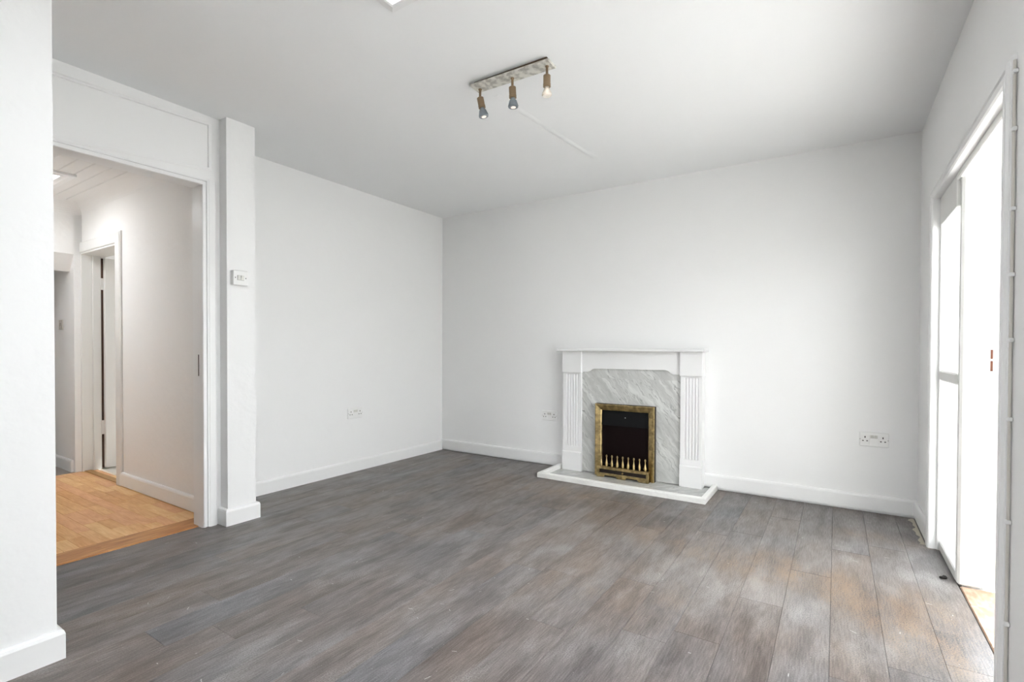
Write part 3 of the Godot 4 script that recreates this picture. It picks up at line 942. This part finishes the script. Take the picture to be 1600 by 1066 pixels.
func build_electric_fire():
	var x0 := -1.675
	var x1 := -1.180
	var cx := (x0 + x1) / 2.0
	var o := thing("electric_fire", "brass framed electric fire with black interior and brass grate", "electric fire", V(cx, 0.0085, 3.895))
	var hw := (x1 - x0) / 2.0
	var top := 0.590
	# trim frame: sloped brass section mitred at the corners (open at the foot)
	var fr := B.new()
	fr.sweep([V(-hw, 0.0, 0), V(-hw, top, 0), V(hw, top, 0), V(hw, 0.0, 0)], Vector3(0, 0, 1), [Vector2(0, 0), Vector2(0, 0.040), Vector2(0.004, 0.045), Vector2(0.010, 0.045), Vector2(0.046, 0.030), Vector2(0.052, 0.024), Vector2(0.052, 0)])
	part("frame", fr, brass, o)
	var rm := B.new()
	rm.sweep([V(-hw - 0.001, 0.0, 0.001), V(-hw - 0.001, top + 0.001, 0.001), V(hw + 0.001, top + 0.001, 0.001), V(hw + 0.001, 0.0, 0.001)], Vector3(0, 0, 1), [Vector2(0, 0), Vector2(0, 0.036), Vector2(0.001, 0.036), Vector2(0.001, 0)])
	part("frame_edge", rm, mat(Color8(58, 50, 36), 0.5, 0.6), o)
	# black interior: shallow box proud of the wall panel face
	var black := mat(Color8(10, 9, 9), 0.25)
	var inw := hw - 0.052
	var bx := B.new()
	bx.box(V(-inw, 0.02, -0.004), V(inw, top - 0.05, -0.001))
	part("back_plate", bx, matt_black(Color8(15, 3, 3)), o)
	var hd := B.new()
	hd.prism([Vector2(0.003, top - 0.052), Vector2(0.010, top - 0.052), Vector2(0.026, top - 0.175), Vector2(0.003, top - 0.175)], V(-inw, 0, 0), Vector3(0, 0, 1), Vector3.UP, Vector3(2 * inw, 0, 0))
	part("hood", hd, matt_black(Color8(19, 20, 21)), o)
	var bd := B.new()
	bd.box(V(-inw, 0.02, -0.02), V(inw, 0.10, -0.003), 0.004)
	part("fuel_bed", bd, black, o)
	var sc := B.new()
	sc.lathe([Vector2(0, 0.002), Vector2(0.003, 0.001), Vector2(0.004, 0)], 10)
	var so := part("screw", sc, mat(Color8(225, 225, 225), 0.2), o)
	so.position = V(0.005, top - 0.105, -0.019); so.rotation.x = PI / 2
	# grate in front
	var g := Node3D.new()
	g.name = "grate"
	o.add_child(g)
	g.position = V(0.005, 0, -0.085)
	var gw := 0.205
	for s in [-1, 1]:
		var lg := B.new()
		lg.box(V(s * gw - 0.010, 0, -0.006), V(s * gw + 0.010, 0.078, 0.006), 0.002)
		lg.box(V(s * gw - 0.008, 0, 0.006), V(s * gw + 0.008, 0.07, 0.055), 0.002)
		part("leg", lg, brass, g)
	var rl := B.new()
	rl.box(V(-gw - 0.01, 0.066, -0.010), V(gw + 0.01, 0.088, 0.006), 0.003)
	rl.box(V(-gw - 0.01, 0.074, 0.006), V(gw + 0.01, 0.082, 0.055), 0.002)
	part("rail", rl, brass, g)
	var ap := B.new()
	ap.prism([Vector2(-gw + 0.008, 0.036), Vector2(-gw + 0.008, 0.002), Vector2(-gw + 0.05, 0.002), Vector2(-gw + 0.06, 0.018), Vector2(-0.05, 0.018), Vector2(-0.04, 0.002), Vector2(0.03, 0.002), Vector2(0.035, 0.018), Vector2(0.125, 0.018), Vector2(0.135, 0.002), Vector2(gw - 0.008, 0.002), Vector2(gw - 0.008, 0.036)], V(0, 0, 0.0), Vector3.RIGHT, Vector3.UP, Vector3(0, 0, 0.006))
	part("apron", ap, brass, g)
	var db := B.new()
	db.box(V(-gw + 0.005, 0.004, 0.02), V(gw - 0.005, 0.072, 0.03))
	part("grate_backing", db, mat(Color8(38, 26, 20), 0.6), g)
	var kb := B.new()
	kb.lathe([Vector2(0.0, 0.016), Vector2(0.005, 0.015), Vector2(0.008, 0.010), Vector2(0.008, 0.005), Vector2(0.004, 0.002), Vector2(0.004, -0.01)], 14)
	var ko := part("knob", kb, brass, g)
	ko.position = V(0.0, 0.048, 0.012); ko.rotation.x = PI / 2
	var fin := [Vector2(0.006, 0), Vector2(0.010, 0.006), Vector2(0.0115, 0.016), Vector2(0.010, 0.030), Vector2(0.006, 0.050), Vector2(0.0038, 0.066), Vector2(0.0036, 0.076), Vector2(0.0062, 0.082), Vector2(0.0068, 0.090), Vector2(0.004, 0.097), Vector2(0, 0.099)]
	var fb := B.new()
	fb.lathe(fin, 14)
	var fm := fb.st.commit()
	for i in 9:
		var f := MeshInstance3D.new()
		f.name = "finial"
		f.mesh = fm
		f.material_override = brass
		g.add_child(f, true)
		f.position = V(-0.178 + i * 0.0455, 0.086, 0.004)

# ---------------------------------------------------------------- ceiling spotlights
func build_spotlight():
	var o := thing("ceiling_spotlight", "whitish metal ceiling bar with three bronze spotlights", "spotlight", V(-1.345, H, 2.062))
	var patina := mat(Color8(226, 224, 218), 0.45, 0.25)
	relief(patina, noise_tex(0.04, 256, 4, 31), 0.12, 3.0)
	var pt := noise_tex(0.03, 256, 4, 33)
	var ramp := Gradient.new()
	ramp.set_color(0, Color8(206, 204, 200)); ramp.set_color(1, Color8(255, 255, 252))
	ramp.set_offset(0, 0.25); ramp.set_offset(1, 0.6)
	pt.color_ramp = ramp
	patina.albedo_texture = pt
	var bronze := mat(Color8(148, 128, 103), 0.32, 0.95)
	var pl := B.new()
	pl.xf = Transform3D(Basis(Vector3.UP, deg_to_rad(1.5)), Vector3.ZERO)
	pl.box(V(-0.225, -0.026, -0.040), V(0.225, -0.013, 0.040), 0.004)
	part("mounting_bar", pl, patina, o)
	var bk := B.new()
	bk.box(V(-0.21, -0.013, -0.025), V(0.21, 0.0, 0.030))
	part("back_box", bk, mat(Color8(92, 78, 62), 0.6, 0.5), o)
	var led := mat(Color8(250, 240, 232), 0.3)
	led.emission_enabled = true
	led.emission = Color(1.0, 0.93, 0.87)
	led.emission_energy_multiplier = 0.2
	var fins := mat(Color8(146, 154, 160), 0.3, 0.7)
	var clear := mat(Color8(226, 220, 206), 0.12)
	var xs := [-0.193, 0.003, 0.196]
	for i in 3:
		var head := Node3D.new()
		head.name = "spot_head"
		o.add_child(head, true)
		head.position = V(xs[i], -0.026, 0.004)
		var stem := B.new()
		stem.lathe([Vector2(0, 0.0), Vector2(0.009, 0.0), Vector2(0.009, -0.004), Vector2(0.0062, -0.007), Vector2(0.0062, -0.046), Vector2(0, -0.046)], 16)
		part("stem", stem, bronze, head)
		# the holder and its lamp lean a little; meshes are built leaning
		var lean := Basis.from_euler(Vector3(0.12, 0, 0.16) if i == 0 else (Vector3(0.06, 0, 0.02) if i == 1 else Vector3(0.0, 0, 0.0)))
		var xf := Transform3D(lean, Vector3(0, -0.042, 0))
		var c := B.new()
		c.xf = xf
		c.lathe([Vector2(0, 0), Vector2(0.013, 0.0), Vector2(0.0172, -0.003), Vector2(0.0172, -0.040), Vector2(0.018, -0.041), Vector2(0.018, -0.054), Vector2(0.014, -0.055), Vector2(0.0, -0.055)], 24)
		part("holder", c, bronze, head)
		if i < 2:
			var bl := B.new()
			bl.xf = xf
			bl.lathe([Vector2(0.0105, -0.054), Vector2(0.0105, -0.062), Vector2(0.0155, -0.066), Vector2(0.0235, -0.092), Vector2(0.0245, -0.098), Vector2(0.0225, -0.0995), Vector2(0.0, -0.0985)], 20, false)
			part("lamp", bl, fins, head)
			for k in 12:
				var fb := B.new()
				fb.xf = xf * Transform3D(Basis(Vector3.UP, TAU * k / 12), Vector3.ZERO)
				fb.prism([Vector2(0.014, -0.064), Vector2(0.0175, -0.066), Vector2(0.0258, -0.094), Vector2(0.0225, -0.094)], Vector3(0, 0, -0.0009), Vector3.RIGHT, Vector3.UP, Vector3(0, 0, 0.0018))
				part("cooling_fin", fb, fins, head)
			var fa := B.new()
			fa.xf = xf
			fa.lathe([Vector2(0.0130, -0.0986), Vector2(0.0115, -0.1010), Vector2(0, -0.1015)], 20)
			part("lamp_face", fa, led, head)
		else:
			var bl := B.new()
			bl.xf = xf
			bl.lathe([Vector2(0.0105, -0.054), Vector2(0.0105, -0.062), Vector2(0.0140, -0.066), Vector2(0.0225, -0.086), Vector2(0.0235, -0.093), Vector2(0.019, -0.098), Vector2(0.0, -0.099)], 24)
			var bulb := mat(Color(0.93, 0.90, 0.84, 0.45), 0.05)
			bulb.transparency = BaseMaterial3D.TRANSPARENCY_ALPHA
			part("bulb_glass", bl, bulb, head)
			var fa := B.new()
			fa.xf = xf
			fa.lathe([Vector2(0, -0.060), Vector2(0.006, -0.062), Vector2(0.006, -0.070), Vector2(0.012, -0.086), Vector2(0.014, -0.090), Vector2(0, -0.091)], 16)
			part("bulb_filament", fa, led, head)
		var sp := SpotLight3D.new()
		sp.name = "spot_glow"
		sp.light_energy = 0.06
		sp.light_color = Color(1.0, 0.93, 0.87)
		sp.spot_range = 6.0
		sp.spot_angle = 50.0
		sp.spot_attenuation = 1.0
		sp.shadow_enabled = true
		sp.light_size = 0.02
		head.add_child(sp, true)
		sp.transform = xf * Transform3D(Basis(Vector3.RIGHT, -PI / 2), Vector3(0, -0.108, 0))

# ---------------------------------------------------------------- sockets and switches
func socket(label: String, at: Vector3, turn: float):
	var o := thing("double_socket", label, "socket", at, "", "")
	o.rotation.y = turn
	var p := B.new()
	p.box(Vector3(-0.077, -0.045, 0.0005), Vector3(0.077, 0.045, 0.011), 0.003)
	part("plate", p, plastic, o)
	var pin := mat(Color8(26, 24, 24), 0.8)
	for s in [-1, 1]:
		var face := B.new()
		face.box(Vector3(s * 0.047 - 0.025, -0.034, 0.0105), Vector3(s * 0.047 + 0.025, 0.026, 0.0125), 0.0009)
		var fo := part("socket_face", face, plastic, o)
		for q in [[0.0, 0.014, 0.0028, 0.0055], [-0.011, -0.010, 0.0044, 0.0028], [0.011, -0.010, 0.0044, 0.0028]]:
			var hb := B.new()
			hb.box(Vector3(s * 0.047 + q[0] - q[2], q[1] - q[3], 0.0120), Vector3(s * 0.047 + q[0] + q[2], q[1] + q[3], 0.0129), 0.0002)
			part("pin_slot", hb, pin, fo)
		var rk := B.new()
		rk.prism([Vector2(0.0105, 0.008), Vector2(0.0135, 0.008), Vector2(0.0165, 0.028), Vector2(0.0105, 0.028)], Vector3(s * 0.010 - 0.0085, 0, 0), Vector3(0, 0, 1), Vector3.UP, Vector3(0.017, 0, 0))
		part("rocker", rk, mat(Color8(214, 213, 207), 0.35), o)
		var sc := B.new()
		sc.lathe([Vector2(0.0032, 0), Vector2(0.0032, 0.0008), Vector2(0, 0.001)], 10)
		var so := part("screw", sc, mat(Color8(150, 148, 142), 0.4), o)
		so.position = Vector3(s * 0.0725, 0.0, 0.011); so.rotation.x = PI / 2
func build_electrics():
	socket("white double socket on the left wall", V(LF, 0.497, 2.846), PI / 2)
	socket("white double socket just left of the fireplace", V(-2.166, 0.446, DB), 0.0)
	socket("white double socket on the back wall right of the fireplace", V(0.209, 0.471, DB), 0.0)
	var o := thing("light_switch", "white two-gang light switch on a deep box on the pillar", "light switch", V(LP, 1.465, 1.620))
	o.rotation.y = PI / 2
	var bx := B.new()
	bx.box(Vector3(-0.0425, -0.0425, 0.0005), Vector3(0.0425, 0.0425, 0.026), 0.002)
	part("back_box", bx, plastic, o)
	var p := B.new()
	p.box(Vector3(-0.044, -0.044, 0.026), Vector3(0.044, 0.044, 0.034), 0.003)
	part("plate", p, plastic, o)
	for s in [-1, 1]:
		var rk := B.new()
		rk.prism([Vector2(0.033, -0.013), Vector2(0.0355, -0.013), Vector2(0.0405, 0.013), Vector2(0.033, 0.013)], Vector3(s * 0.0105 - 0.008, 0, 0), Vector3(0, 0, 1), Vector3.UP, Vector3(0.016, 0, 0))
		part("rocker", rk, mat(Color8(222, 221, 215), 0.3), o)
		var gp := B.new()  # grey plate coloured as the shade line round the rocker
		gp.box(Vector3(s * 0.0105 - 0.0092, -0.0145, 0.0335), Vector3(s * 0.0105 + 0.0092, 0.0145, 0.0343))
		part("rocker_gap_shade", gp, mat(Color8(120, 118, 112), 0.6), o)
		var sc := B.new()
		sc.lathe([Vector2(0.0032, 0), Vector2(0.0032, 0.0009), Vector2(0, 0.0012)], 10)
		var so := part("screw", sc, mat(Color8(60, 58, 54), 0.5), o)
		so.position = Vector3(s * 0.031, 0.0, 0.034); so.rotation.x = PI / 2
	# plate in the passage
	var q := thing("wall_plate", "small grey switch plate on the passage wall beyond the hall", "switch plate", V(-5.64, 1.245, 1.52))
	var qb := B.new()
	qb.box(Vector3(-0.042, -0.042, 0.0005), Vector3(0.042, 0.042, 0.010), 0.003)
	part("plate", qb, mat(Color8(196, 192, 184), 0.4), q)
	var qr := B.new()
	qr.box(Vector3(-0.010, -0.016, 0.010), Vector3(0.010, 0.016, 0.015), 0.002)
	part("rocker", qr, mat(Color8(170, 164, 154), 0.4), q)

# ---------------------------------------------------------------- small things
func build_small():
	# painted-over cable with clips beside the door frame
	var c := thing("cable", "painted-over cable clipped up the wall beside the door frame", "cable", V(RW - 0.0065, 0.0, 2.0105))
	var cb := B.new()
	var pts := []
	for i in 40:
		var y := i / 39.0 * 1.87 + 0.02
		pts.append(V(0.0, y, 0.0008 * sin(y * 7.0) + 0.0006 * sin(y * 19.0)))
	cb.tube(pts, 0.004, 8)
	part("cable_run", cb, mat(Color8(218, 214, 206), 0.5), c)
	for y in [0.25, 0.55, 0.85, 1.08, 1.27, 1.46, 1.69, 1.855]:
		var k := B.new()
		k.box(V(-0.006, y - 0.006, -0.012), V(0.006, y + 0.006, 0.006), 0.002)
		part("cable_clip", k, plastic, c)
	# dark crumb of dirt on the floor by the side light
	var rng := RandomNumberGenerator.new()
	rng.seed = 3
	var d := thing("dirt_crumb", "dark crumb of dirt on the grey floor below the side light", "dirt", V(0.420, 0.0005, 3.0), "thing")
	var db := B.new()
	for i in 5:
		var p := Vector3(rng.randf_range(-0.010, 0.010), 0.006, rng.randf_range(-0.012, 0.012))
		db.box(p - Vector3(0.008, 0.0055, 0.007), p + Vector3(0.008, rng.randf_range(0.002, 0.007), 0.007), 0.004)
	part("crumb", db, dark, d)
	# ragged bead of old sealant where the vinyl is torn by the corner
	var s := thing("sealant", "ragged pale sealant smear at the floor edge in the right corner", "sealant", V(RW - 0.02, 0.0004, 3.7), "thing")
	var sb := B.new()
	var poly := []
	for i in 26:
		var t := i / 25.0
		poly.append(Vector2(-0.016 - 0.012 * sin(t * 9.0 + 1.0) * sin(t * 23.0) - rng.randf_range(0.0, 0.006), lerpf(0.24, -0.24, t)))
	poly.append(Vector2(0.0, -0.24)); poly.append(Vector2(0.0, 0.24))
	sb.prism(poly, Vector3.ZERO, Vector3.RIGHT, Vector3(0, 0, -1), Vector3(0, 0.002, 0))
	part("smear", sb, mat(Color8(206, 200, 184), 0.7), s)
